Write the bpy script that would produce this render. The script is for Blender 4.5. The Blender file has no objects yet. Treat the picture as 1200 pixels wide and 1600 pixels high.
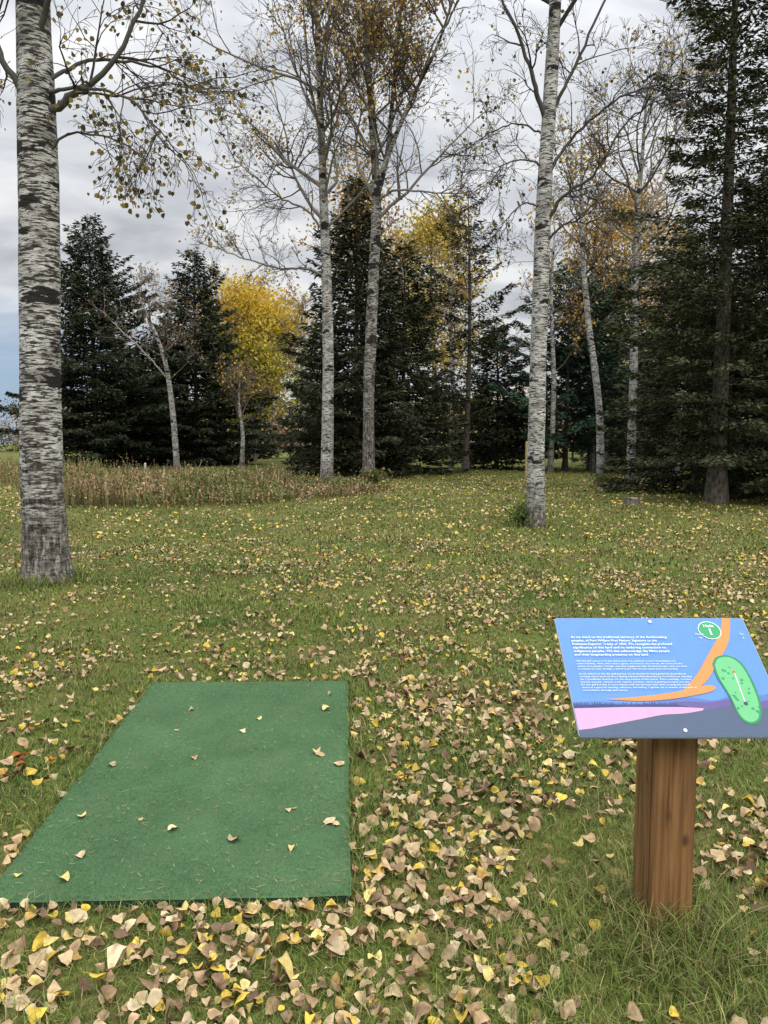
import bpy, math, random
import numpy as np
from mathutils import Vector, Matrix
R = np.random.default_rng(11)
random.seed(5)
SC = bpy.context.scene
COL = SC.collection

# ---------------------------------------------------------------- helpers
def vnoise(x, y, scale=1.0, seed=0):
    x = np.asarray(x, float)/scale + seed*17.13; y = np.asarray(y, float)/scale + seed*9.71
    xi = np.floor(x); yi = np.floor(y); fx = x-xi; fy = y-yi
    fx = fx*fx*(3-2*fx); fy = fy*fy*(3-2*fy)
    def h(a, b):
        s = np.sin(a*127.1+b*311.7+seed*3.3)*43758.5453
        return s-np.floor(s)
    return (h(xi, yi)*(1-fx)+h(xi+1, yi)*fx)*(1-fy)+(h(xi, yi+1)*(1-fx)+h(xi+1, yi+1)*fx)*fy

def sstep(a, b, x):
    t = np.clip((np.asarray(x, float)-a)/(b-a), 0, 1)
    return t*t*(3-2*t)

def terr(x, y):
    r = np.hypot(x, y)
    k = sstep(6, 18, r)
    return k*(0.22*(vnoise(x, y, 9, 1)-.5)+0.10*(vnoise(x, y, 3.1, 2)-.5)) + 0.02*sstep(5, 8, r)*(vnoise(x, y, 1.1, 4)-.5)

class MB:
    def __init__(s):
        s.V = []; s.C = []; s.L = []; s.S = []; s.M = []; s.SM = []; s.n = 0
    def add(s, v, f, c, m=0, smooth=False):
        v = np.asarray(v, np.float32).reshape(-1, 3); f = np.asarray(f, np.int64)
        c = np.asarray(c, np.float32)
        if c.ndim == 1: c = np.tile(c, (len(v), 1))
        s.V.append(v); s.C.append(c)
        s.L.append((f+s.n).ravel()); s.S.append(np.full(len(f), f.shape[1], np.int32))
        s.M.append(np.full(len(f), m, np.int32)); s.SM.append(np.full(len(f), smooth, bool))
        s.n += len(v)
    def build(s, name, mats, loc=(0, 0, 0), parent=None):
        me = bpy.data.meshes.new(name)
        V = np.concatenate(s.V)-np.array(loc, np.float32); C = np.concatenate(s.C)
        L = np.concatenate(s.L).astype(np.int32); S = np.concatenate(s.S)
        M = np.concatenate(s.M); SM = np.concatenate(s.SM)
        me.vertices.add(len(V)); me.vertices.foreach_set("co", V.ravel())
        me.loops.add(len(L)); me.loops.foreach_set("vertex_index", L)
        me.polygons.add(len(S))
        st = np.concatenate([[0], np.cumsum(S)[:-1]]).astype(np.int32)
        me.polygons.foreach_set("loop_start", st)
        for m in mats: me.materials.append(m)
        me.polygons.foreach_set("material_index", M)
        me.polygons.foreach_set("use_smooth", SM)
        ca = me.color_attributes.new(name="Col", type='FLOAT_COLOR', domain='POINT')
        ca.data.foreach_set("color", np.hstack([C[:, :3], np.ones((len(C), 1), np.float32)]).astype(np.float32).ravel())
        me.update(calc_edges=True)
        ob = bpy.data.objects.new(name, me); COL.objects.link(ob); ob.location = loc
        if parent:
            ob.parent = parent
            ob.location = Vector(loc)-parent.location
        return ob

# ---------------------------------------------------------------- materials
def newmat(name):
    m = bpy.data.materials.new(name); m.use_nodes = True
    nt = m.node_tree; nt.nodes.clear()
    o = nt.nodes.new('ShaderNodeOutputMaterial')
    return m, nt, o
def N(nt, t, **kw):
    n = nt.nodes.new(t)
    for k, v in kw.items():
        if k in n.inputs: n.inputs[k].default_value = v
        else: setattr(n, k, v)
    return n
def ramp(nt, fac, stops):
    r = nt.nodes.new('ShaderNodeValToRGB')
    el = r.color_ramp.elements
    while len(el) < len(stops): el.new(.5)
    for e, (p, c) in zip(el, stops):
        e.position = p; e.color = (c[0], c[1], c[2], 1) if not isinstance(c, (int, float)) else (c, c, c, 1)
    nt.links.new(fac, r.inputs[0]); return r
def mix(nt, f, a, b, mode='MIX'):
    n = nt.nodes.new('ShaderNodeMix'); n.data_type = 'RGBA'; n.blend_type = mode
    def s(sock, v):
        if isinstance(v, (tuple, list)): sock.default_value = (v[0], v[1], v[2], 1)
        elif isinstance(v, (int, float)): sock.default_value = v
        else: nt.links.new(v, sock)
    s(n.inputs[0], f); s(n.inputs[6], a); s(n.inputs[7], b)
    return n.outputs[2]

def m_attr(name, rough=.8, transl=0.0, spec=.2, var=.0):
    m, nt, o = newmat(name)
    a = N(nt, 'ShaderNodeAttribute', attribute_name='Col')
    col = a.outputs['Color']
    if var:
        tc = N(nt, 'ShaderNodeTexCoord'); nz = N(nt, 'ShaderNodeTexNoise', Scale=60.0, Detail=3.0)
        nt.links.new(tc.outputs['Object'], nz.inputs['Vector'])
        r = ramp(nt, nz.outputs[0], [(.3, 1-var), (.7, 1.0)])
        col = mix(nt, 1.0, col, r.outputs[0], 'MULTIPLY')
    p = N(nt, 'ShaderNodeBsdfPrincipled'); p.inputs['Roughness'].default_value = rough
    p.inputs['Specular IOR Level'].default_value = spec
    nt.links.new(col, p.inputs['Base Color'])
    out = p.outputs[0]
    if transl > 0:
        t = N(nt, 'ShaderNodeBsdfTranslucent'); nt.links.new(col, t.inputs[0])
        ms = N(nt, 'ShaderNodeMixShader'); ms.inputs[0].default_value = transl
        nt.links.new(out, ms.inputs[1]); nt.links.new(t.outputs[0], ms.inputs[2]); out = ms.outputs[0]
    nt.links.new(out, o.inputs[0]); return m

def m_flat(name, col, rough=.6, spec=.3, metal=0):
    m, nt, o = newmat(name)
    p = N(nt, 'ShaderNodeBsdfPrincipled')
    tc = N(nt, 'ShaderNodeTexCoord'); nz = N(nt, 'ShaderNodeTexNoise', Scale=25.0, Detail=4.0)
    nt.links.new(tc.outputs['Object'], nz.inputs['Vector'])
    r = ramp(nt, nz.outputs[0], [(.3, .93), (.7, 1.0)])
    nt.links.new(mix(nt, 1.0, tuple(col), r.outputs[0], 'MULTIPLY'), p.inputs['Base Color'])
    p.inputs['Roughness'].default_value = rough; p.inputs['Specular IOR Level'].default_value = spec
    p.inputs['Metallic'].default_value = metal
    nt.links.new(p.outputs[0], o.inputs[0]); return m

def m_birch(name, white=(.62, .60, .56), mid=(.28, .26, .23), base_h=1.0, lent=.455, patch=.57, bz=4.0):
    m, nt, o = newmat(name)
    tc = N(nt, 'ShaderNodeTexCoord')
    def nz(scale, sc, det=5.0, rough=.6):
        mp = N(nt, 'ShaderNodeMapping'); mp.inputs['Scale'].default_value = scale
        nt.links.new(tc.outputs['Object'], mp.inputs[0])
        n = N(nt, 'ShaderNodeTexNoise', Scale=sc, Detail=det, Roughness=rough)
        nt.links.new(mp.outputs[0], n.inputs['Vector']); return n.outputs[0]
    base = ramp(nt, nz((2, 2, 5), 1.2), [(.36, mid), (.56, white)]).outputs[0]
    l1 = ramp(nt, nz((7, 7, 42), 1.0, 4, .6), [(lent-.02, 1.0), (lent+.03, 0.0)]).outputs[0]
    c = mix(nt, l1, base, (.06, .052, .045))
    l2 = ramp(nt, nz((14, 14, 110), 1.0, 3), [(.42, .25), (.48, 1.0)]).outputs[0]
    c = mix(nt, 1.0, c, l2, 'MULTIPLY')
    p1 = ramp(nt, nz((1.3, 1.3, bz), 1.0, 6, .6), [(patch-.012, 0.0), (patch+.012, 1.0)]).outputs[0]
    c = mix(nt, p1, c, (.028, .025, .023))
    sx = N(nt, 'ShaderNodeSeparateXYZ'); nt.links.new(tc.outputs['Object'], sx.inputs[0])
    mr = N(nt, 'ShaderNodeMapRange'); mr.inputs['From Min'].default_value = base_h*.35; mr.inputs['From Max'].default_value = base_h*1.5
    mr.inputs['To Min'].default_value = .9; mr.inputs['To Max'].default_value = 0
    ad = N(nt, 'ShaderNodeMath', operation='ADD'); nn = nz((5, 5, 5), 1.5)
    sb = N(nt, 'ShaderNodeMath', operation='MULTIPLY_ADD'); nt.links.new(nn, sb.inputs[0]); sb.inputs[1].default_value = 2.4*base_h; sb.inputs[2].default_value = -1.2*base_h
    nt.links.new(sx.outputs[2], ad.inputs[0]); nt.links.new(sb.outputs[0], ad.inputs[1]); nt.links.new(ad.outputs[0], mr.inputs[0])
    fur = nz((24, 24, 7), 1.0, 6, .7)
    fc = ramp(nt, fur, [(.40, (.035, .03, .025)), (.52, (.15, .13, .11)), (.64, (.42, .39, .35))]).outputs[0]
    c = mix(nt, mr.outputs[0], c, fc)
    p = N(nt, 'ShaderNodeBsdfPrincipled'); p.inputs['Roughness'].default_value = .85; p.inputs['Specular IOR Level'].default_value = .15
    nt.links.new(c, p.inputs['Base Color'])
    bp = N(nt, 'ShaderNodeBump'); bp.inputs['Strength'].default_value = .8; bp.inputs['Distance'].default_value = .025
    hh = N(nt, 'ShaderNodeMath', operation='SUBTRACT'); nt.links.new(fur, hh.inputs[0]); nt.links.new(l1, hh.inputs[1])
    nt.links.new(hh.outputs[0], bp.inputs['Height']); nt.links.new(bp.outputs[0], p.inputs['Normal'])
    nt.links.new(p.outputs[0], o.inputs[0]); return m

def m_bark(name, a=(.03, .025, .02), b=(.15, .125, .10)):
    m, nt, o = newmat(name)
    tc = N(nt, 'ShaderNodeTexCoord'); mp = N(nt, 'ShaderNodeMapping'); mp.inputs['Scale'].default_value = (14, 14, 5)
    nt.links.new(tc.outputs['Object'], mp.inputs[0])
    n = N(nt, 'ShaderNodeTexNoise', Scale=1.5, Detail=6.0); nt.links.new(mp.outputs[0], n.inputs['Vector'])
    r = ramp(nt, n.outputs[0], [(.35, a), (.65, b)])
    p = N(nt, 'ShaderNodeBsdfPrincipled'); p.inputs['Roughness'].default_value = .9
    nt.links.new(r.outputs[0], p.inputs['Base Color'])
    bp = N(nt, 'ShaderNodeBump'); bp.inputs['Distance'].default_value = .02; nt.links.new(n.outputs[0], bp.inputs['Height']); nt.links.new(bp.outputs[0], p.inputs['Normal'])
    nt.links.new(p.outputs[0], o.inputs[0]); return m

M_LEAFG = m_attr('leaf_litter_mat', .7, 0, .25, .35)
M_LEAFT = m_attr('tree_leaf_mat', .7, .35)
M_NEED = m_attr('needle_mat', .8, 0, .15)
M_GRASS = m_attr('grass_mat', .65, 0, .2)
M_TWIG = m_attr('twig_mat', .85)
M_BIRCH = m_birch('birch_bark_mat')
M_BIRCH2 = m_birch('birch_bark_pale_mat', base_h=.7, lent=.43, patch=.585, bz=3.0)
M_ASPEN = m_birch('aspen_bark_mat', white=(.45, .43, .38), mid=(.18, .165, .14), base_h=3.2, lent=.46, patch=.55, bz=2.5)
M_BARK = m_bark('conifer_bark_mat')

# ---------------------------------------------------------------- tree parts
def catmull(P, n):
    P = np.asarray(P, float)
    Q = np.vstack([2*P[0]-P[1], P, 2*P[-1]-P[-2]])
    out = []
    segs = len(P)-1
    t = np.linspace(0, segs, n)
    for u in t:
        i = min(int(u), segs-1); f = u-i
        a, b, c, d = Q[i], Q[i+1], Q[i+2], Q[i+3]
        out.append(.5*((2*b)+(-a+c)*f+(2*a-5*b+4*c-d)*f*f+(-a+3*b-3*c+d)*f**3))
    return np.array(out)

def tube(mb, P, rad, sides, col, mat=0, rough=0.0, seed=0):
    P = np.asarray(P, float); k = len(P); rad = np.asarray(rad, float)
    T = np.gradient(P, axis=0); T /= np.linalg.norm(T, axis=1)[:, None]+1e-9
    ref = np.array([1., 0, 0]) if abs(T[0][0]) < .8 else np.array([0, 1., 0])
    A = np.cross(T, ref); A /= np.linalg.norm(A, axis=1)[:, None]+1e-9
    B = np.cross(T, A)
    th = np.arange(sides)*2*math.pi/sides
    rr = rad[:, None]*np.ones((1, sides))
    if rough:
        TH, ZZ = np.meshgrid(th, P[:, 2])
        rr = rr*(1+rough*(vnoise(np.cos(TH)*2+5, np.sin(TH)*2+ZZ*.8, .7, seed)-.5)*2)
        rr = rr*(1+rough*.6*(vnoise(np.cos(TH)*9+5, np.sin(TH)*9+ZZ*5, 1, seed+3)-.5))
    V = P[:, None, :]+rr[:, :, None]*(np.cos(th)[None, :, None]*A[:, None, :]+np.sin(th)[None, :, None]*B[:, None, :])
    i = np.arange(k-1)[:, None]*sides; j = np.arange(sides)[None, :]; j2 = (j+1) % sides
    F = np.stack([i+j, i+j2, i+sides+j2, i+sides+j], -1).reshape(-1, 4)
    mb.add(V.reshape(-1, 3), F, col, mat, True)

def unit(v):
    return v/(np.linalg.norm(v)+1e-9)

def grow(mb, tips, start, d, length, r0, level, prm, rs):
    nseg = [7, 6, 4, 3][min(level, 3)]
    pts = [np.array(start, float)]; d = unit(np.array(d, float)); st = length/nseg
    dirs = [d]
    for i in range(nseg):
        up = prm['up'][min(level, len(prm['up'])-1)]
        d = unit(d+rs.normal(0, prm['wob'], 3)+np.array([0, 0, up]))
        pts.append(pts[-1]+d*st); dirs.append(d)
    rad = np.linspace(r0, max(r0*.22, prm['rmin']), nseg+1)
    c = prm['col'] if r0 < prm.get('thick', .05) else prm.get('colthick', prm['col'])
    tube(mb, pts, rad, [6, 4, 3, 3][min(level, 3)], np.array(c)*rs.uniform(.8, 1.2), 1)
    if level >= prm['levels']-1:
        tips.append((pts[-1], level)); tips.append((pts[max(1, nseg//2)], level))
        return
    nch = prm['nch'][level]
    nch = max(2, int(round(nch*rs.uniform(.75, 1.25))))
    for k in range(nch):
        t = rs.uniform(.2, 1.0) if k else 1.0
        i = min(int(t*nseg), nseg-1); f = t*nseg-i
        p = pts[i]*(1-f)+pts[i+1]*f
        dd = dirs[i+1]
        ax = unit(np.cross(dd, rs.normal(0, 1, 3)))
        ang = math.radians(rs.uniform(25, 60))*(0.5 if k == 0 else 1)
        nd = dd*math.cos(ang)+np.cross(ax, dd)*math.sin(ang)
        ln = length*rs.uniform(.3, .55)*(1.1-.45*t)*prm.get('ls', 1)
        grow(mb, tips, p, nd, ln, max(prm['rmin'], r0*(1-.7*t)*.6), level+1, prm, rs)

def leaf_quads(mb, C, size, cols, rs, mat=2, hang=.3):
    n = len(C)
    if n == 0: return
    C = np.asarray(C); a = rs.normal(0, 1, (n, 3)); a[:, 2] -= hang*2; a /= np.linalg.norm(a, axis=1)[:, None]
    b = np.cross(a, rs.normal(0, 1, (n, 3))); b /= np.linalg.norm(b, axis=1)[:, None]+1e-9
    s = size*rs.uniform(.7, 1.3, n)[:, None]
    V = np.stack([C, C+a*s*.5+b*s*.42, C+a*s*1.05, C+a*s*.5-b*s*.42], 1).reshape(-1, 3)
    F = np.arange(n*4).reshape(-1, 4)
    mb.add(V, F, np.repeat(cols, 4, axis=0), mat)

def leaf_round(mb, C, size, cols, rs, mat=2):
    n = len(C); C = np.asarray(C)
    a = rs.normal(0, .6, (n, 3)); a[:, 2] -= .9; a /= np.linalg.norm(a, axis=1)[:, None]
    b = np.cross(a, rs.normal(0, 1, (n, 3))); b /= np.linalg.norm(b, axis=1)[:, None]+1e-9
    s = size*rs.uniform(.6, 1.2, n)[:, None]; cp = np.cross(a, b)*s*rs.uniform(-.25, .25, (n, 1))
    o = C+a*s*.35
    V = np.stack([o, o+a*s*.25+b*s*.42+cp, o+a*s*.65+b*s*.40+cp, o+a*s*1.05, o+a*s*.65-b*s*.40+cp, o+a*s*.25-b*s*.42+cp], 1).reshape(-1, 3)
    i = np.arange(n)[:, None]*6
    F = np.concatenate([np.hstack([i, i+1, i+2, i+3]), np.hstack([i, i+3, i+4, i+5])])
    mb.add(V, F, np.repeat(cols, 6, axis=0), mat)

def pick(cols, n, rs, var=.2, p=None):
    cols = np.array(cols); i = rs.choice(len(cols), n, p=p)
    return cols[i]*rs.uniform(1-var, 1+var, (n, 1))

def broadleaf(name, base, path, rads, bark, prm, limbs=(), zlim=(8, 18), nl=20, ll=(5, 2), leafn=1000, leafs=.07,
              leafcols=((.4, .25, .04),), seed=1, trunk_sides=20, nseg=50, spread=.25, rough=.05, ang=(35, 65), leafband=None, flare=1.35, fork=None, clump=1, near=False, zcol=None):
    rs = np.random.default_rng(seed)
    mb = MB(); tips = []
    z0 = float(terr(base[0], base[1]))
    P = np.array([(p[0], p[1], p[2]+z0-.05) for p in path])
    C = catmull(P, nseg); zz = C[:, 2]-C[0, 2]
    rad = np.interp(np.linspace(0, 1, nseg), np.linspace(0, 1, len(rads)), rads)
    rad = rad*(1+(flare-1)*np.exp(-zz/.22))
    tube(mb, C, rad, trunk_sides, (.3, .3, .3), 0, rough, seed)
    lls = list(ll); lz = np.linspace(zlim[0], zlim[1], len(lls))
    if fork is not None:
        for fk in fork:
            Q = catmull([(p[0], p[1], p[2]+z0) for p in fk[0]], 24)
            tube(mb, Q, np.linspace(fk[1], fk[2], 24), 10, (.3, .3, .3), 0, rough, seed+1)
            for k in range(fk[3]):
                i = rs.integers(5, 23); az = rs.uniform(0, 2*math.pi); el = math.radians(rs.uniform(*ang))
                d = (math.cos(az)*math.sin(el), math.sin(az)*math.sin(el), math.cos(el))
                grow(mb, tips, Q[i], d, np.interp(i, [0, 23], [lls[0], lls[-1]])*rs.uniform(.6, 1.1), .04, 0, prm, rs)
    for L in limbs:
        Q = catmull([(p[0], p[1], p[2]+z0) for p in L[0]], 22)
        Q[2:-1] += rs.normal(0, L[1]*.35, (19, 3))
        cc = prm.get('colthick', prm['col'])
        tube(mb, Q, np.linspace(L[1], L[1]*.3, 22), 8, cc, 1, .06, seed)
        for k in range(L[2]):
            i = rs.integers(5, 22); T = unit(Q[min(i+1, 21)]-Q[i-1])
            ax = unit(np.cross(T, rs.normal(0, 1, 3))); a = math.radians(rs.uniform(25, 65))
            grow(mb, tips, Q[i], T*math.cos(a)+np.cross(ax, T)*math.sin(a), L[3]*rs.uniform(.6, 1.2), L[1]*.35, 1, prm, rs)
    for k in range(nl):
        z = zlim[0]+(zlim[1]-zlim[0])*((k+rs.uniform(0, 1))/nl)
        i = min(np.searchsorted(zz, z), nseg-1); p = C[i]
        az = k*2.4+rs.uniform(-.6, .6); el = math.radians(rs.uniform(*ang))
        d = (math.cos(az)*math.sin(el), math.sin(az)*math.sin(el), math.cos(el))
        ln = np.interp(z, lz, lls)*rs.uniform(.7, 1.1)
        grow(mb, tips, p, d, ln, min(rad[i]*.5, .011*ln+.010), 0, prm, rs)
    if leafn:
        T = np.array([t[0] for t in tips])
        if leafband is not None:
            w = leafband(T); T = T[rs.uniform(0, 1, len(T)) < w]
        if len(T):
            nc = max(1, int(leafn/clump))
            idx = rs.choice(len(T), nc); idx = np.repeat(idx, clump)
            P = T[idx]+rs.normal(0, spread, (len(idx), 3))
            cl = pick(leafcols, len(idx), rs, .3)
            if zcol is not None:
                f = sstep(zcol[0], zcol[1], P[:, 2]-z0)[:, None]*.8; cl = cl*(1-f)+np.array(zcol[2])*f*rs.uniform(.75, 1.25, (len(cl), 1))
            (leaf_round if near else leaf_quads)(mb, P, leafs, cl, rs)
    return mb.build(name, [bark, M_TWIG, M_LEAFT], loc=(base[0], base[1], z0))

def spruce_into(mb, base, H, Rm, seed, base_h=.6, dens=110, cols=((.040, .050, .027), (.056, .068, .034), (.026, .033, .020)), droop=.18,
                whorl=.3, nb=7, power=.68, gap=0.0, qs=.21, tr=None, lw=.36, tmat=0, nmat=1, irr=.25):
    rs = np.random.default_rng(seed)
    bx, by = base; z0 = float(terr(bx, by))
    tr = tr or H*.0135
    P = [(bx, by, z0-.1), (bx+rs.normal(0, .05), by, z0+H*.5), (bx+rs.normal(0, .05), by, z0+H)]
    C = catmull(P, 16); rad = np.linspace(tr, .015, 16)*(1+.35*np.exp(-(C[:, 2]-z0)/.3))
    tube(mb, C, rad, 10, (.1, .1, .1), tmat, .06, seed)
    h = base_h; Vs = []; Cs = []
    lob = [rs.uniform(0, 6.28) for _ in range(3)]
    while h < H-.15:
        t = h/H
        env = Rm*((1-t)**power)*min(1, .55+2.2*(h-base_h)/H+.2)
        n = nb if t < .85 else 5
        a0 = rs.uniform(0, 6.28); layer = rs.uniform(.8, 1.12)
        for k in range(n):
            if rs.uniform() < gap: continue
            az = a0+k*2*math.pi/n+rs.normal(0, .25)
            L = layer*env*rs.uniform(1-irr*1.6, 1+irr*.6)*(1+.13*math.sin(az*2+lob[0]+h*.9)+.1*math.sin(az*3+lob[1]-h*1.7))
            L = max(L, .15)
            hh = h+rs.uniform(-.5, .5)*whorl
            dh = np.array([math.cos(az), math.sin(az), 0]); sd = np.array([-dh[1], dh[0], 0])
            sl = .45*t**1.5*1.6-droop*(1.3-t)
            curl = .10/max(L, .5)
            area = L*L*lw*.9+.05
            K = int(dens*area*rs.uniform(.7, 1.2))+4
            s = np.sqrt(rs.uniform(.02, 1, K))*L
            s = np.where(rs.uniform(0, 1, K) < .35, rs.uniform(.15, 1, K)*L, s)
            wm = lw*(L-s)*1.1+.10
            q = rs.uniform(-1, 1, K)*wm
            z = s*sl+curl*s*s*1.1-.25*np.abs(q)+rs.normal(0, .05, K)
            p = np.array([bx, by, z0+hh])+dh*s[:, None]+sd*q[:, None]; p[:, 2] += z
            d = dh*rs.uniform(.4, 1, K)[:, None]+sd*(np.sign(q)*rs.uniform(.2, 1.0, K))[:, None]+rs.normal(0, .28, (K, 3)); d[:, 2] -= .15
            d /= np.linalg.norm(d, axis=1)[:, None]
            w = np.cross(d, rs.normal(0, 1, (K, 3))*np.array([.5, .5, 1])); w /= np.linalg.norm(w, axis=1)[:, None]+1e-9
            ln = qs*rs.uniform(.6, 1.3, K)[:, None]
            Vs.append(np.stack([p, p+d*ln*.4+w*ln*.17, p+d*ln, p+d*ln*.4-w*ln*.17], 1).reshape(-1, 3))
            cc = pick(cols, K, rs, .25)*rs.uniform(.8, 1.2)
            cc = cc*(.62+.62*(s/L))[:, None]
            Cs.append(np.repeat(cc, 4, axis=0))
            ps = np.array([[bx, by, z0+hh]]*4)+dh*(np.array([0, .33, .66, .95])*L)[:, None]
            ss = np.array([0, .33, .66, .95])*L; ps[:, 2] += ss*sl+curl*ss*ss*1.1
            tube(mb, ps, np.array([1, .7, .45, .2])*(.008+.008*L), 3, (.045, .038, .03), nmat)
        h += whorl*(1-.35*t)
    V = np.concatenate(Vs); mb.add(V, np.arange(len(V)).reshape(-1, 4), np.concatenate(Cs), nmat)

def spruce(name, base, H, Rm, seed, **kw):
    mb = MB(); spruce_into(mb, base, H, Rm, seed, **kw)
    return mb.build(name, [M_BARK, M_NEED], loc=(base[0], base[1], float(terr(*base))))

# ---------------------------------------------------------------- ground
def ground():
    xs = np.concatenate([np.linspace(-600, -45, 24, endpoint=False), np.linspace(-45, 45, 181), np.linspace(45, 600, 25)[1:]])
    ys = np.concatenate([np.linspace(-60, -3, 8, endpoint=False), np.linspace(-3, 60, 127), np.linspace(60, 900, 30)[1:]])
    X, Y = np.meshgrid(xs, ys); Z = terr(X, Y)
    nx = len(xs); ny = len(ys)
    i = np.arange(ny-1)[:, None]*nx; j = np.arange(nx-1)[None, :]
    F = np.stack([i+j, i+j+1, i+nx+j+1, i+nx+j], -1).reshape(-1, 4)
    mb = MB(); mb.add(np.stack([X, Y, Z], -1).reshape(-1, 3), F, (.1, .1, .1), 0, True)
    m, nt, o = newmat('ground_mat')
    tc = N(nt, 'ShaderNodeTexCoord')
    def nz(sc, det=5.0, rg=.6):
        n = N(nt, 'ShaderNodeTexNoise', Scale=sc, Detail=det, Roughness=rg); nt.links.new(tc.outputs['Object'], n.inputs['Vector']); return n.outputs[0]
    g = ramp(nt, nz(.5), [(.32, (.068, .102, .020)), (.5, (.118, .138, .03)), (.7, (.18, .165, .045))]).outputs[0]
    br = ramp(nt, nz(9.0, 6), [(.35, (.06, .042, .022)), (.65, (.22, .145, .075))]).outputs[0]
    f = ramp(nt, nz(1.3, 8, .75), [(.46, 0.0), (.64, .65)]).outputs[0]
    c = mix(nt, f, g, br)
    fine = ramp(nt, nz(38.0, 4, .8), [(.3, .5), (.7, 1.25)]).outputs[0]
    c = mix(nt, 1.0, c, fine, 'MULTIPLY')
    v = N(nt, 'ShaderNodeTexVoronoi', Scale=12.0); nt.links.new(tc.outputs['Object'], v.inputs['Vector'])
    vf = ramp(nt, v.outputs['Distance'], [(.2, .7), (.28, 0.0)]).outputs[0]
    sp = N(nt, 'ShaderNodeSeparateColor'); nt.links.new(v.outputs['Color'], sp.inputs[0])
    vc = ramp(nt, sp.outputs[0], [(.0, (.42, .30, .07)), (.5, (.3, .2, .1)), (1.0, (.5, .36, .09))]).outputs[0]
    vf2 = N(nt, 'ShaderNodeMath', operation='MULTIPLY'); nt.links.new(vf, vf2.inputs[0]); r2 = ramp(nt, sp.outputs[1], [(.55, 0.0), (.6, 1.0)]); nt.links.new(r2.outputs[0], vf2.inputs[1])
    c = mix(nt, vf2.outputs[0], c, vc)
    p = N(nt, 'ShaderNodeBsdfPrincipled'); p.inputs['Roughness'].default_value = .95; p.inputs['Specular IOR Level'].default_value = .1
    nt.links.new(c, p.inputs['Base Color'])
    bp = N(nt, 'ShaderNodeBump'); bp.inputs['Distance'].default_value = .03; nt.links.new(nz(30.0), bp.inputs['Height']); nt.links.new(bp.outputs[0], p.inputs['Normal'])
    nt.links.new(p.outputs[0], o.inputs[0])
    mb.build('ground', [m])
ground()

# mat footprint (metres)
MNL = np.array([-1.295, 2.345]); MNR = np.array([-.108, 2.385]); MFR = np.array([-.226, 4.651]); MFL = np.array([-1.42, 4.625])
def in_mat(x, y, pad=.0):
    q = [MNL, MNR, MFR, MFL]; ok = np.ones(len(x), bool)
    for a, b in zip(q, q[1:]+q[:1]):
        e = b-a; n = np.array([-e[1], e[0]])/np.hypot(*e)
        ok &= ((x-a[0])*n[0]+(y-a[1])*n[1]) > -pad
    return ok
POST = (.868, 2.29)
def in_post(x, y): return (abs(x-POST[0]) < .075) & (abs(y-POST[1]) < .075)

BRUSH = [(-6.9, 17.0), (-3, 17.8), (0.0, 22.3), (.1, 24.0), (-4.5, 26.5), (-15, 40), (-28, 47), (-17, 33), (-8.8, 20)]
def in_poly(x, y, poly):
    ins = np.zeros(len(x), bool); n = len(poly); j = n-1
    for i in range(n):
        xi, yi = poly[i]; xj, yj = poly[j]
        c = ((yi > y) != (yj > y)) & (x < (xj-xi)*(y-yi)/(yj-yi+1e-12)+xi)
        ins ^= c; j = i
    return ins

def sample_zone(y0, y1, dens):
    W = .62*y1+.6; n = int(2*W*(y1-y0)*dens)
    x = R.uniform(-W, W, n); y = R.uniform(y0, y1, n)
    k = abs(x) < .62*y+.6
    return x[k], y[k]

def leafiness(x, y):
    n = .5*vnoise(x, y, .6, 5)+.3*vnoise(x, y, .17, 6)+.2*vnoise(x, y, .07, 7)
    d = .33+0*x
    d += .46*np.exp(-((x-.32)/.42)**2)*sstep(5.5, 4.5, y)
    d += .46*sstep(2.5, 2.35, y)*sstep(.7, .2, x)
    d += .15*sstep(1.0, 1.3, x)*sstep(4.5, 3.5, y)*sstep(2.2, 2.5, y)
    d += .28*sstep(4.6, 6, y)*sstep(-1.2, .8, x)*sstep(10.5, 8.5, y)
    d -= .14*sstep(-.8, -2.2, x)*sstep(4.5, 5.5, y)*sstep(11, 8, y)
    d -= .18*np.exp(-((x-.95)/.3)**2-((y-2.1)/.3)**2)
    d -= .15*np.exp(-((x-.4)/.3)**2-((y-1.95)/.15)**2)
    return np.clip(d*(.12+1.6*sstep(.35, .66, n)), 0, 1)

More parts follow.
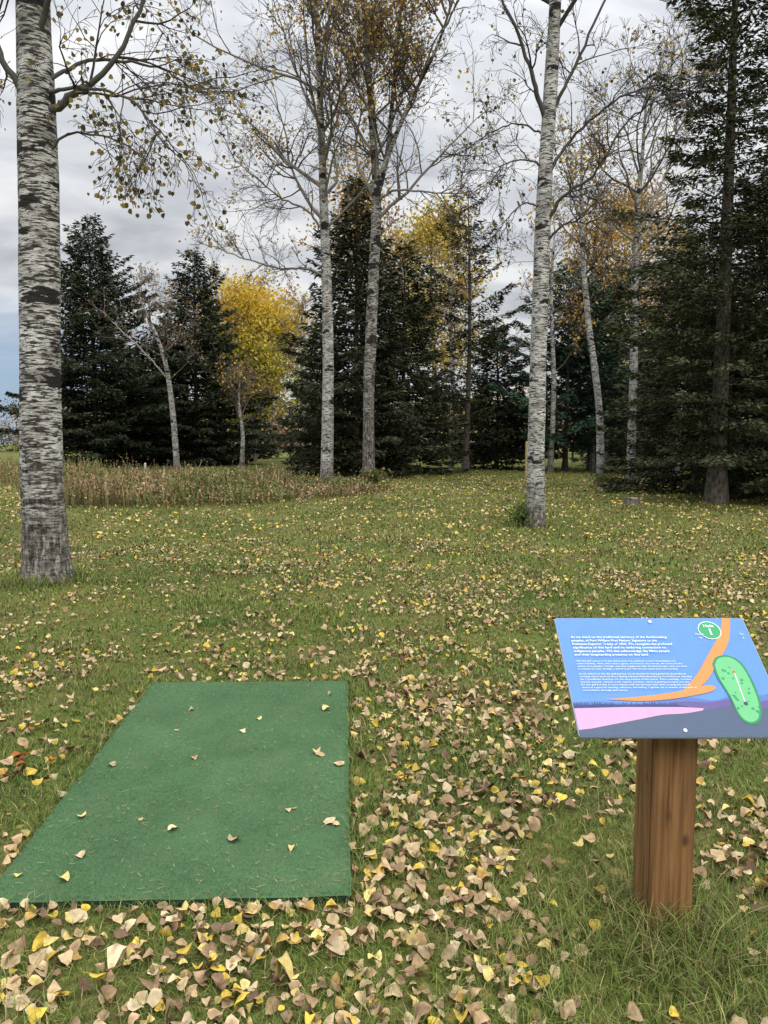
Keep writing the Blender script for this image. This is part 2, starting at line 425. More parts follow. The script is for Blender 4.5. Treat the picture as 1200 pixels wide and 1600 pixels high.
# ---------------------------------------------------------------- grass
def grass():
    mb = MB()
    for (y0, y1, dens, h, w) in [(1.5, 3.2, 11500, .034, .0027), (3.2, 5.2, 6500, .034, .0037), (5.2, 9, 2500, .036, .0062), (9, 20, 440, .042, .014), (20, 48, 36, .06, .034)]:
        x, y = sample_zone(y0, y1, dens)
        k = ~in_mat(x, y, .0) & ~in_post(x, y)
        k &= R.uniform(0, 1, len(x)) < (.15+1.2*(.6*vnoise(x, y, .45, 8)+.4*vnoise(x, y, .12, 18)))
        x = x[k]; y = y[k]; n = len(x)
        tall = .6+.8*vnoise(x, y, .4, 9)
        tp = np.exp(-((np.hypot(x-POST[0], y-POST[1]))/.22)**2)+.55*np.exp(-((x-.75)/.35)**2-((y-2.1)/.3)**2)
        hb = h*tall*R.uniform(.4, 1.5, n)*(1+1.8*tp)
        em = in_mat(x, y, .05); hb = np.where(em, hb*1.2, hb)
        for tx, ty in [(-3.69, 8.34), (2.76, 13.9)]:
            hb = hb*(1+1.9*np.exp(-((np.hypot(x-tx, y-ty)-.3)/.25)**2))
        z = terr(x, y)
        yaw = R.uniform(0, 6.28, n); lean = R.uniform(.3, 1.6, n)*hb
        wv = w*R.uniform(.6, 1.3, n)
        cx, sx = np.cos(yaw), np.sin(yaw)
        dirx = np.stack([cx, sx, 0*cx], 1); sd = np.stack([-sx, cx, 0*cx], 1)
        b = np.stack([x, y, z-.004], 1)
        mid = b+dirx*(lean*.35)[:, None]+np.array([0, 0, 1])*(hb*.6)[:, None]
        tip = b+dirx*lean[:, None]+np.array([0, 0, 1])*(hb*.95)[:, None]
        V = np.stack([b-sd*wv[:, None]/2, b+sd*wv[:, None]/2, mid+sd*wv[:, None]*.4, mid-sd*wv[:, None]*.4, tip], 1)
        g = vnoise(x, y, 1.3, 12)*.6+vnoise(x, y, .3, 13)*.4
        gfar = sstep(5, 16, y)
        c1 = np.array([.072, .135, .020]); c2 = np.array([.165, .200, .042]); c3 = np.array([.36, .30, .12])
        c = c1+(c2-c1)*np.clip(g*1.3-.15+.38*gfar, 0, 1)[:, None]
        dry = (R.uniform(0, 1, n) < .10+.15*gfar+.20*sstep(.5, .75, vnoise(x, y, .7, 15)))[:, None]
        c = np.where(dry, c3*R.uniform(.5, 1.05, (n, 1)), c)*R.uniform(.6, 1.3, (n, 1))
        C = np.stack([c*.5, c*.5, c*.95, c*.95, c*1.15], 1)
        o = np.arange(n)[:, None]*5
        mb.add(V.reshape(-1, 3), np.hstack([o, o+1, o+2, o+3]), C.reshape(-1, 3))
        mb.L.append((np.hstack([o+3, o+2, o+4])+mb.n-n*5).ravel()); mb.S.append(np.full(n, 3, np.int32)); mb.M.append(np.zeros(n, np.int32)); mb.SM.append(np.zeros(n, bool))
    mb.build('grass', [M_GRASS])
grass()

# ---------------------------------------------------------------- fallen leaves
LT = np.array([(0, 0), (.26, .06), (.45, .28), (.45, .56), (.26, .84), (0, 1.0), (-.26, .84), (-.45, .56), (-.45, .28), (-.26, .06), (0, .45)])
LC = [(.58, .42, .23), (.48, .32, .17), (.32, .20, .11), (.68, .53, .31), (.72, .50, .07), (.74, .57, .20), (.20, .12, .07), (.54, .34, .09), (.62, .20, .04)]
def litter(mb, x, y, z, size, p=None, tilt=.35, cols=LC, full=True):
    n = len(x)
    yaw = R.uniform(0, 6.28, n); s = size*np.clip(R.lognormal(0, .25, n), .5, 1.6)
    if p is not None: p = np.append(p, [0.0]) if len(p) == 8 else p; p = p/p.sum()
    c = pick(cols, n, R, .25, p)
    if full:
        k = 11
        px = np.tile(LT[:, 0], (n, 1))*R.uniform(.7, 1.1, (n, 1))+R.normal(0, .03, (n, k)); py = np.tile(LT[:, 1], (n, 1))-.5+R.normal(0, .03, (n, k))
        cu = R.normal(0, 1.0, (n, 1)); cv = R.normal(0, .7, (n, 1))
        pz = cu*px**2*1.6+cv*py**2+R.normal(0, .05, (n, k))+.6*np.abs(px)*R.uniform(-.4, 1, (n, 1))+R.normal(0, .7, (n, 1))*px*py
    else:
        k = 4
        px = np.tile([0, .45, 0, -.45], (n, 1))*1.0; py = np.tile([-.5, 0, .55, 0], (n, 1)); pz = R.normal(0, .08, (n, k))
    P = np.stack([px, py, pz], -1)*s[:, None, None]
    flip = np.where(R.uniform(0, 1, n) < .5, -1, 1); P[:, :, 2] *= flip[:, None]
    tx = R.normal(0, tilt, n); ty = R.normal(0, tilt, n)
    def rx(P, a):
        c_, s_ = np.cos(a)[:, None], np.sin(a)[:, None]; Q = P.copy(); Q[..., 1] = P[..., 1]*c_-P[..., 2]*s_; Q[..., 2] = P[..., 1]*s_+P[..., 2]*c_; return Q
    def ry(P, a):
        c_, s_ = np.cos(a)[:, None], np.sin(a)[:, None]; Q = P.copy(); Q[..., 0] = P[..., 0]*c_+P[..., 2]*s_; Q[..., 2] = -P[..., 0]*s_+P[..., 2]*c_; return Q
    def rz(P, a):
        c_, s_ = np.cos(a)[:, None], np.sin(a)[:, None]; Q = P.copy(); Q[..., 0] = P[..., 0]*c_-P[..., 1]*s_; Q[..., 1] = P[..., 0]*s_+P[..., 1]*c_; return Q
    P = rz(ry(rx(P, tx), ty), yaw)
    P[..., 2] += (z-np.minimum(P[..., 2].min(1), 0)*.8)[:, None]
    P[..., 0] += x[:, None]; P[..., 1] += y[:, None]
    if full:
        C = np.repeat(c[:, None, :], 11, 1)*R.uniform(.7, 1.1, (n, 11, 1)); C[:, 10] *= .8
        o = np.arange(n)[:, None]*11
        F = np.concatenate([np.hstack([o+i, o+(i+1) % 10, o+10]) for i in range(10)])
        mb.add(P.reshape(-1, 3), F, C.reshape(-1, 3), 0, True)
        b = P[:, 0]; d = P[:, 0]-P[:, 10]; d /= np.linalg.norm(d, axis=1)[:, None]+1e-9
        sd = np.stack([-d[:, 1], d[:, 0], 0*d[:, 0]], 1)*.0012
        e = b+d*(s*.7)[:, None]; e[:, 2] = np.maximum(e[:, 2], z+.001)
        V = np.stack([b-sd, b+sd, e], 1).reshape(-1, 3)
        mb.add(V, np.arange(n*3).reshape(-1, 3), np.repeat(c*.6, 3, axis=0), 0)
    else:
        mb.add(P.reshape(-1, 3), np.arange(n*4).reshape(-1, 4), np.repeat(c, 4, axis=0), 0)

def fallen():
    mb = MB()
    pn = np.array([.22, .20, .15, .13, .09, .10, .07, .05])
    x, y = sample_zone(1.5, 5.4, 720); k = (R.uniform(0, 1, len(x)) < leafiness(x, y)) & ~in_mat(x, y, .01) & ~in_post(x, y)
    x, y = x[k], y[k]; litter(mb, x, y, terr(x, y)+R.uniform(.002, .024, len(x)), .036, pn, tilt=.38)
    x, y = sample_zone(5.4, 12, 290); k = (R.uniform(0, 1, len(x)) < leafiness(x, y)); x, y = x[k], y[k]
    litter(mb, x, y, terr(x, y)+R.uniform(.005, .03, len(x)), .035, np.array([.2, .20, .18, .11, .11, .09, .08, .05]))
    x, y = sample_zone(12, 34, 75); k = (R.uniform(0, 1, len(x)) < leafiness(x, y)) & ~in_poly(x, y, BRUSH); x, y = x[k], y[k]
    litter(mb, x, y, terr(x, y)+R.uniform(.02, .045, len(x)), .050, np.array([.14, .14, .10, .12, .20, .16, .05, .1]), full=False, tilt=.5)
    a = R.normal(0, 1, (26, 2)); litter(mb, -1.62+a[:, 0]*.10, 3.40+a[:, 1]*.12, R.uniform(.01, .03, 26), .045, np.array([.1, .1, .1, 0, .15, 0, .1, .15, .3]))
    on = np.array([(-1.056, 4.11), (-.664, 3.97), (-1.06, 3.81), (-.72, 3.79), (-.317, 4.11), (-.317, 4.36), (-.318, 3.52), (-.88, 3.46), (-.204, 3.39), (-1.24, 3.38),
                   (-1.186, 2.90), (-.948, 2.88), (-.80, 2.8), (-.383, 2.95), (-.36, 2.97), (-.555, 2.72), (-.185, 2.84), (-.21, 2.86), (-.335, 2.66), (-1.24, 2.49), (-1.073, 2.46), (-1.08, 2.61), (-.3, 3.5)])
    litter(mb, on[:, 0], on[:, 1], np.full(len(on), .036), .036, np.array([.3, .15, .03, .35, .02, .15, 0, 0]), tilt=.12)
    mb.build('fallen_leaves', [M_LEAFG])
fallen()

# ---------------------------------------------------------------- tall dry grass
def brush():
    mb = MB(); n = 24000
    x = R.uniform(-32, 1, n); y = R.uniform(16.5, 50, n)
    k = in_poly(x+R.normal(0, .35, n), y+R.normal(0, .35, n), BRUSH); x, y = x[k], y[k]
    xe = R.uniform(-7.5, .3, 10000); ye = R.uniform(16.5, 25, 10000); k = in_poly(xe+R.normal(0, .3, 10000), ye+R.normal(0, .4, 10000), BRUSH); x = np.concatenate([x, xe[k]]); y = np.concatenate([y, ye[k]])
    n = len(x); z = terr(x, y)
    h = (.16+1.05*vnoise(x, y, 1.3, 21)*vnoise(x, y, .5, 23)**.5)*R.uniform(.45, 1.2, n)
    h *= 1-.55*sstep(-4.5, -1.5, x)
    yaw = R.uniform(0, 6.28, n); ln = R.uniform(0, .45, n)*h
    d = np.stack([np.cos(yaw), np.sin(yaw), 0*yaw], 1); sd = np.stack([-np.sin(yaw), np.cos(yaw), 0*yaw], 1)
    b = np.stack([x, y, z-.02], 1); t = b+d*ln[:, None]+np.array([0, 0, 1])*h[:, None]; m = b+d*(ln*.3)[:, None]+np.array([0, 0, 1])*(h*.6)[:, None]
    w = R.uniform(.005, .013, n)[:, None]
    V = np.stack([b-sd*w, b+sd*w, m+sd*w*.8, m-sd*w*.8, t+sd*w*.3, t-sd*w*.3], 1)
    g = vnoise(x, y, 2.2, 22)
    c = pick([(.26, .175, .085), (.32, .225, .12), (.16, .10, .055), (.14, .14, .05), (.40, .31, .17)], n, R, .3, [.3, .22, .2, .2, .08])
    c = np.where((g > .56)[:, None] & (R.uniform(0, 1, n) < .5)[:, None], np.array([.12, .15, .04]), c)
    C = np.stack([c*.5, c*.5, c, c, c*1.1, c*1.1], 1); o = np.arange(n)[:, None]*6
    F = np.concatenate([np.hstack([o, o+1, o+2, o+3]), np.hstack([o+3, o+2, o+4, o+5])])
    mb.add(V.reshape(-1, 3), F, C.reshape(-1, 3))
    for q in range(3):
        f = R.uniform(.35, 1.0, n)[:, None]; p = b*(1-f)+t*f
        leaf_quads(mb, p, .06, c*R.uniform(.7, 1.3, (n, 1)), R, 0, -.2)
    mb.build('tall_dry_grass', [M_GRASS])
brush()

# ---------------------------------------------------------------- tee mat
def tee_mat():
    par = bpy.data.objects.new('tee_mat', None); COL.objects.link(par); par.location = (-.76, 3.5, 0)
    nx, ny = 60, 110; T = .032
    u = np.linspace(0, 1, nx); v = np.linspace(0, 1, ny); U, Vv = np.meshgrid(u, v)
    def P(U, Vv):
        a = MNL[None, None]*(1-U)[..., None]+MNR[None, None]*U[..., None]; b = MFL[None, None]*(1-U)[..., None]+MFR[None, None]*U[..., None]
        return a*(1-Vv)[..., None]+b*Vv[..., None]
    XY = P(U, Vv); edge = np.minimum(np.minimum(U, 1-U)*1.19, np.minimum(Vv, 1-Vv)*2.27)
    Z = T-.006*np.exp(-edge/.006)+.0025*(vnoise(XY[..., 0], XY[..., 1], .35, 31)-.5)
    wob = .007*(vnoise(XY[..., 0]*1, XY[..., 1]*1, .12, 33)-.5)
    XY = XY+wob[..., None]
    mb = MB(); i = np.arange(ny-1)[:, None]*nx; j = np.arange(nx-1)[None, :]
    mb.add(np.dstack([XY, Z]).reshape(-1, 3), np.stack([i+j, i+j+1, i+nx+j+1, i+nx+j], -1).reshape(-1, 4), (.03, .1, .05), 0, True)
    G = np.dstack([XY, Z])
    for e in (G[0], G[-1][::-1], G[:, 0][::-1], G[:, -1]):
        lo = e.copy(); lo[:, 2] = -.01; k = len(e); V = np.vstack([e, lo]); a = np.arange(k-1)
        mb.add(V, np.stack([a+k, a+k+1, a+1, a], 1), (.02, .06, .03), 1)
    m, nt, o = newmat('green_turf_mat')
    tc = N(nt, 'ShaderNodeTexCoord')
    def nz(sc, det=4.0):
        n = N(nt, 'ShaderNodeTexNoise', Scale=sc, Detail=det, Roughness=.7); nt.links.new(tc.outputs['Object'], n.inputs['Vector']); return n.outputs[0]
    c = ramp(nt, nz(420.0, 2), [(.3, (.042, .092, .038)), (.7, (.095, .175, .080))]).outputs[0]
    c = mix(nt, 1.0, c, ramp(nt, nz(2.6, 6), [(.3, .76), (.7, 1.14)]).outputs[0], 'MULTIPLY')
    c = mix(nt, 1.0, c, ramp(nt, nz(60.0, 4), [(.35, .82), (.65, 1.12)]).outputs[0], 'MULTIPLY')
    c = mix(nt, ramp(nt, nz(160.0, 2), [(.7, 0.0), (.76, .5)]).outputs[0], c, (.24, .27, .16))
    c = mix(nt, ramp(nt, nz(6.0, 8), [(.5, 0.0), (.8, .45)]).outputs[0], c, (.13, .15, .08))
    p = N(nt, 'ShaderNodeBsdfPrincipled'); p.inputs['Roughness'].default_value = .95; p.inputs['Specular IOR Level'].default_value = .1
    nt.links.new(c, p.inputs['Base Color'])
    bp = N(nt, 'ShaderNodeBump'); bp.inputs['Distance'].default_value = .004; bp.inputs['Strength'].default_value = .8
    nt.links.new(nz(300.0, 3), bp.inputs['Height']); nt.links.new(bp.outputs[0], p.inputs['Normal']); nt.links.new(p.outputs[0], o.inputs[0])
    mb.build('turf_sheet', [m, m_flat('mat_edge_mat', (.014, .035, .018), .9)], loc=(-.76, 3.5, 0), parent=par)
    n = 70000; u = R.uniform(0.002, .998, n); v = R.uniform(.002, .998, n)
    XY = P(u[None], v[None])[0]; yaw = R.uniform(0, 6.28, n)
    b = np.stack([XY[:, 0], XY[:, 1], np.full(n, T-.002)], 1); d = np.stack([np.cos(yaw), np.sin(yaw), 0*yaw], 1)
    V = np.stack([b-d*.0011, b+d*.0011, b+np.stack([R.normal(0, .003, n), R.normal(0, .003, n), R.uniform(.003, .008, n)], 1)], 1).reshape(-1, 3)
    mf = MB(); c = pick([(.075, .155, .070), (.12, .21, .105), (.045, .095, .045)], n, R, .25)
    mf.add(V, np.arange(3*n).reshape(-1, 3), np.repeat(c, 3, axis=0))
    n = 600; u = R.uniform(.01, .99, n); v = R.uniform(.01, .99, n)**1.3; XY = P(u[None], v[None])[0]; yaw = R.uniform(0, 6.28, n); L = R.uniform(.005, .032, n)
    b = np.stack([XY[:, 0], XY[:, 1], np.full(n, T+.007)], 1); d = np.stack([np.cos(yaw), np.sin(yaw), 0*yaw], 1); s = np.stack([-np.sin(yaw), np.cos(yaw), 0*yaw], 1)*.0008
    V = np.stack([b-s, b+s, b+d*L[:, None]+s, b+d*L[:, None]-s], 1).reshape(-1, 3)
    mf.add(V, np.arange(4*n).reshape(-1, 4), np.repeat(pick([(.35, .25, .12), (.2, .13, .07), (.3, .3, .12)], n, R), 4, axis=0))
    mf.build('pile_fibres', [M_GRASS], loc=(-.76, 3.5, 0), parent=par)
tee_mat()

# ---------------------------------------------------------------- information sign
def sign():
    import bmesh
    par = bpy.data.objects.new('information_sign', None); COL.objects.link(par); par.location = (POST[0], POST[1], 0)
    O = np.array([.552, 2.453, .931]); W = .61; Ls = .4324
    dn = np.array([0, -.344, -.262])/Ls; X = np.array([1., 0, 0]); NRM = np.array([0, -.606, .796])
    def P(u, v, off=0.): return O+X*(u*W)+dn*(v*Ls)+NRM*off
    def child(name, me_ob):
        me_ob.parent = par; me_ob.matrix_parent_inverse = Matrix.Translation(-par.location)
    def box(name, pts8, mat, bev=.003):
        me = bpy.data.meshes.new(name); bm = bmesh.new(); vs = [bm.verts.new(p) for p in pts8]
        for f in [(0, 1, 2, 3), (7, 6, 5, 4), (0, 4, 5, 1), (1, 5, 6, 2), (2, 6, 7, 3), (3, 7, 4, 0)]: bm.faces.new([vs[i] for i in f])
        bmesh.ops.recalc_face_normals(bm, faces=bm.faces)
        if bev: bmesh.ops.bevel(bm, geom=list(bm.edges), offset=bev, segments=2, affect='EDGES')
        bm.to_mesh(me); bm.free(); me.materials.append(mat)
        ob = bpy.data.objects.new(name, me); COL.objects.link(ob); child(name, ob); return ob
    m, nt, o = newmat('cedar_wood_mat')
    tc = N(nt, 'ShaderNodeTexCoord')
    def nz(scale, sc, det=5.0, dist=.6):
        mp = N(nt, 'ShaderNodeMapping'); mp.inputs['Scale'].default_value = scale; nt.links.new(tc.outputs['Object'], mp.inputs[0])
        n = N(nt, 'ShaderNodeTexNoise', Scale=sc, Detail=det, Distortion=dist); nt.links.new(mp.outputs[0], n.inputs['Vector']); return n.outputs[0]
    g = ramp(nt, nz((60, 60, 2.2), 1.0, 6), [(.3, (.085, .036, .012)), (.5, (.19, .088, .030)), (.7, (.29, .15, .057))]).outputs[0]
    c = mix(nt, 1.0, g, ramp(nt, nz((9, 9, 2.0), 1.0), [(.3, .6), (.65, 1.15)]).outputs[0], 'MULTIPLY')
    kn = N(nt, 'ShaderNodeTexVoronoi', Scale=1.0); mp = N(nt, 'ShaderNodeMapping'); mp.inputs['Scale'].default_value = (11, 11, 6); nt.links.new(tc.outputs['Object'], mp.inputs[0]); nt.links.new(mp.outputs[0], kn.inputs['Vector'])
    c = mix(nt, ramp(nt, kn.outputs[0], [(.06, .8), (.16, 0.0)]).outputs[0], c, (.05, .02, .008))
    c = mix(nt, ramp(nt, nz((38, 38, 1.1), 1.0, 2, 0), [(.28, .85), (.32, 0.0)]).outputs[0], c, (.03, .014, .006))
    p = N(nt, 'ShaderNodeBsdfPrincipled'); p.inputs['Roughness'].default_value = .6; nt.links.new(c, p.inputs['Base Color'])
    bp = N(nt, 'ShaderNodeBump'); bp.inputs['Distance'].default_value = .002; nt.links.new(nz((90, 90, 3), 1.0), bp.inputs['Height']); nt.links.new(bp.outputs[0], p.inputs['Normal']); nt.links.new(p.outputs[0], o.inputs[0])
    hw = .069
    px, py = POST
    def zt(y):
        s = (O[1]-y)/.344; return O[2]-.262*s-.014
    y0, y1 = py-hw, py+hw
    box('post', [(px-hw, y0, -.1), (px+hw, y0, -.1), (px+hw, y1, -.1), (px-hw, y1, -.1), (px-hw, y0, zt(y0)), (px+hw, y0, zt(y0)), (px+hw, y1, zt(y1)), (px-hw, y1, zt(y1))], m, .004)
    mblue = m_flat('sign_blue_mat', (.078, .210, .54), .35, .4)
    medge = m_flat('sign_edge_mat', (.30, .33, .37), .4, .5)
    def poly(name, uv, off, mat, smooth=True):
        me = bpy.data.meshes.new(name); bm = bmesh.new(); vs = [bm.verts.new(P(u, v, off)) for u, v in uv]
        f = bm.faces.new(vs); bmesh.ops.triangulate(bm, faces=[f])
        for ff in bm.faces:
            ff.normal_update()
            if ff.normal.dot(Vector(NRM)) < 0: ff.normal_flip()
        bm.to_mesh(me); bm.free(); me.materials.append(mat); ob = bpy.data.objects.new(name, me); COL.objects.link(ob); child(name, ob); return ob
    def rounded(e=0.0, r=.008):
        out = []
        for cx, cy, a in [(1-r/W-e, r/Ls+e, -90), (1-r/W-e, 1-r/Ls-e, 0), (r/W+e, 1-r/Ls-e, 90), (r/W+e, r/Ls+e, 180)]:
            for k in range(6):
                t = math.radians(a+k*18); out.append((cx+math.cos(t)*r/W, cy+math.sin(t)*r/Ls))
        return out
    rc = rounded(); me = bpy.data.meshes.new('panel_board'); bm = bmesh.new()
    a = [bm.verts.new(P(u, v, 0)) for u, v in rc]; b = [bm.verts.new(P(u, v, -.009)) for u, v in rc]
    bm.faces.new(a); bm.faces.new(b[::-1])
    for i in range(len(a)): bm.faces.new([a[i], b[i], b[(i+1) % len(a)], a[(i+1) % len(a)]])
    bmesh.ops.recalc_face_normals(bm, faces=bm.faces); bm.to_mesh(me); bm.free(); me.materials.append(medge)
    ob = bpy.data.objects.new('panel_board', me); COL.objects.link(ob); child('', ob)
    poly('panel_face', rounded(.003), .0008, mblue)
    bx0, bx1 = (px-.10-O[0])/W, (px+.10-O[0])/W
    box('mounting_bracket', [P(bx0, .3, -.0135), P(bx1, .3, -.0135), P(bx1, .75, -.0135), P(bx0, .75, -.0135), P(bx0, .3, -.0095), P(bx1, .3, -.0095), P(bx1, .75, -.0095), P(bx0, .75, -.0095)], m_flat('bracket_mat', (.25, .25, .26), .4, .5, .8), 0)
    def sm(pts, n=40, closed=False):
        if closed:
            q = pts+[pts[0]]; c = catmull([(a, b, 0) for a, b in q], n)[:-1]
        else: c = catmull([(a, b, 0) for a, b in pts], n)
        return [(float(p[0]), float(p[1])) for p in c]
    e0, e1 = .004, .996
    orange = m_flat('sign_orange_mat', (.60, .225, .06), .4); purple = m_flat('sign_purple_mat', (.10, .075, .22), .4); navy = m_flat('sign_navy_mat', (.025, .04, .13), .4)
    pink = m_flat('sign_pink_mat', (.57, .29, .45), .4); slate = m_flat('sign_slate_mat', (.06, .085, .14), .4); lav = m_flat('sign_lavender_mat', (.08, .14, .38), .4)
    poly('art_far_hills', sm([(e0, .735), (.15, .73), (.3, .745), (.45, .72), (.58, .70), (.7, .72), (.82, .66), (.92, .68), (e1, .65)], 40)+[(e1, .9), (e0, .9)], .0010, lav)
    poly('art_purple_hills', sm([(.30, .775), (.42, .75), (.55, .73), (.66, .735), (.78, .71), (.9, .73), (e1, .70)], 40)+[(e1, .9), (.30, .9)], .0013, purple)
    jag = [(e0, .80)]; x = e0
    while x < .50:
        jag += [(x, .755+.008*math.sin(x*30)), (x+.005, .755-random.uniform(.004, .026)), (x+.01, .757)]; x += .0125
    poly('art_tree_line', jag+[(.55, .77), (.55, .80)], .0016, navy)
    poly('art_pink_water', [(e0, .785), (.25, .775), (.52, .775), (.625, .785), (.6, .82), (.4, .88), (e0, .95)], .0019, pink)
    poly('art_near_hills', sm([(e0, .955), (.08, .935), (.18, .905), (.3, .87), (.42, .835), (.52, .825), (.62, .80), (.75, .765), (.86, .775), (e1, .79)], 50)+[(e1, .99), (.99, .996), (.01, .996), (e0, .99)], .0022, slate)
    left = sm([(.888, .004), (.86, .10), (.822, .19), (.731, .36), (.643, .52), (.556, .64)], 30); right = sm([(.60, .655), (.689, .56), (.767, .42), (.857, .26), (.905, .12), (.932, .004)], 30)
    poly('art_orange_path', left+right, .0025, orange)
    poly('art_orange_shore', sm([(.156, .715), (.335, .692), (.497, .66), (.663, .605), (.715, .612), (.705, .64), (.649, .668), (.486, .712), (.331, .728)], 60, True), .0028, orange)
    gm = [(.744, .42), (.78, .36), (.846, .35), (.895, .42), (.912, .585), (.904, .76), (.869, .88), (.814, .91), (.777, .85), (.765, .69), (.742, .53)]
    poly('map_outline', sm(gm, 60, True), .0031, m_flat('map_dark_green_mat', (.02, .19, .08), .4))
    cx = np.mean([g_[0] for g_ in gm]); cy = np.mean([g_[1] for g_ in gm])
    poly('map_fairway', sm([(cx+(u-cx)*.87, cy+(v-cy)*.94) for u, v in gm], 60, True), .0034, m_flat('map_light_green_mat', (.12, .42, .17), .4))
    dg = m_flat('map_tree_mat', (.03, .25, .10), .4)
    rsn = random.Random(3); cnt = 0
    for i in range(60):
        t = rsn.random(); v = .42+t*.42; cu = .81+t*.028; u = cu+rsn.uniform(-.052, .052)
        if abs(u-(.838-t*.012)) < .014: continue
        s = rsn.uniform(.004, .0085); poly('map_tree_%d' % cnt, [(u+s/W*math.cos(a)*.6, v+s/Ls*math.sin(a)*.6) for a in [k*math.pi/4 for k in range(8)]], .0037+cnt*.00001, dg); cnt += 1
        if cnt > 22: break
    white = m_flat('sign_white_mat', (.80, .80, .80), .4); dark = m_flat('sign_dark_mat', (.03, .04, .08), .4)
    def circ(name, u, v, r, off, mat): return poly(name, [(u+r/W*math.cos(a), v+r/Ls*math.sin(a)) for a in [k*math.pi/16 for k in range(32)]], off, mat)
    poly('map_line', [(.8345, .50), (.8385, .50), (.8325, .74), (.8285, .74)], .0042, white)
    circ('map_tee', .832, .75, .006, .0045, dark); circ('map_basket', .837, .49, .0045, .0045, m_flat('map_red_mat', (.6, .08, .05), .4))
    circ('hole_badge_rim', .797, .12, .036, .0031, white); circ('hole_badge', .797, .12, .0335, .0034, m_flat('badge_green_mat', (.03, .30, .11), .4))
    for i, (u, v) in enumerate([(.5, .04), (.5, .955)]):
        mb = MB()
        ring = [P(u+.0055/W*math.cos(a), v+.0055/Ls*math.sin(a), .0045) for a in [k*math.pi/6 for k in range(12)]]; lo = [P(u+.0062/W*math.cos(a), v+.0062/Ls*math.sin(a), .0009) for a in [k*math.pi/6 for k in range(12)]]
        V = np.vstack([ring, lo, [P(u, v, .006)]]); a_ = np.arange(12); b_ = (a_+1) % 12
        mb.add(V, np.stack([a_+12, b_+12, b_, a_], 1), (.5, .5, .5), 0, True); mb.add(V, np.stack([a_, b_, np.full(12, 24)], 1), (.5, .5, .5), 0, True)
        bo = mb.build('screw_%d' % (i+1), [m_flat('screw_mat_%d' % i, (.6, .6, .58), .35, .5, .7)]); child('', bo)
    Yv = -dn; Rm = Matrix(((X[0], Yv[0], NRM[0], 0), (X[1], Yv[1], NRM[1], 0), (X[2], Yv[2], NRM[2], 0), (0, 0, 0, 1)))
    def text(name, s, u, v, size, width=None, bold=0.0, align='LEFT', mat=white, off=.0050):
        cu = bpy.data.curves.new(name, 'FONT'); cu.body = s; cu.size = size; cu.align_x = align; cu.offset = bold; cu.resolution_u = 2
        t = bpy.data.objects.new(name+'_c', cu); COL.objects.link(t); bpy.context.view_layer.update()
        dg_ = bpy.context.evaluated_depsgraph_get(); me = bpy.data.meshes.new_from_object(t.evaluated_get(dg_)); bpy.data.objects.remove(t)
        n = len(me.vertices); co = np.zeros(n*3); me.vertices.foreach_get('co', co); co = co.reshape(-1, 3)
        if width: co[:, 0] *= width/max(1e-6, co[:, 0].max())
        me.vertices.foreach_set('co', co.ravel()); me.materials.clear(); me.materials.append(mat)
        me.transform(Matrix.Translation(P(u, v, off)) @ Rm); me.update()
        ob = bpy.data.objects.new(name, me); COL.objects.link(ob); child('', ob)
    H1 = [("As we stand on the traditional territory of the Anishinaabeg", .497), ("peoples, of Fort William First Nation, Signatory to the", .44), ("Robinson-Superior Treaty of 1850. We recognize the profound", .512),
          ("significance of this land and its enduring connection to", .475), ("Indigenous peoples. We also acknowledge the M\u00e9tis people", .487), ("and their longstanding presence on this land.", .375)]
    for i, (s, w) in enumerate(H1): text('heading_line_%d' % (i+1), s, .062, .195+i*.0315, .0118, w*W, .00008)
    S1 = [("This disc golf course is not just about sport; it is a pathway toward reconciliation and", .50), ("understanding. With more than a game, we honour the stories, the land and the", .53),
          ("wisdom of its peoples. Through respectful engagement with the land and each other, we strive", .55), ("to connect our past, heritage, a shared future with mutual respect and understanding.", .50)]
    for i, (s, w) in enumerate(S1): text('body_line_%d' % (i+1), s, .062, .405+i*.0225, .0070, w*W)
    S2 = [("As we embark on this disc golf journey, we are grateful for being guided by the profound", .53), ("teachings shared down by Bruce Beardy and beautifully illustrated by Kevin Belmore regarding", .555), ("the 7 grandfather teachings into the very essence of this course. These teachings - humility,", .55),
          ("bravery, honesty, wisdom, truth, respect, and love - serve as guiding principles not only", .535), ("for disc golf but also in reconciliation with the land and each other, hoping this course", .535), ("serves as a space for learning, reflection, and healing. Together, let us embark on this path of", .56), ("reconciliation through each throw.", .22)]
    for i, (s, w) in enumerate(S2): text('body_line_%d' % (i+5), s, .062, .515+i*.0225, .0070, w*W)
    text('hole_word', 'Hole', .797, .095, .017, None, .0003, 'CENTER'); text('hole_number', '1', .797, .165, .034, None, .0012, 'CENTER')
    text('meters_word', 'Meters', .735, .165, .009, None, 0, 'CENTER'); text('meters_number', '75', .735, .20, .009, None, 0, 'CENTER')
    text('par_word', 'Par', .955, .165, .009, None, 0, 'CENTER'); text('par_number', '3', .955, .20, .009, None, 0, 'CENTER')
sign()

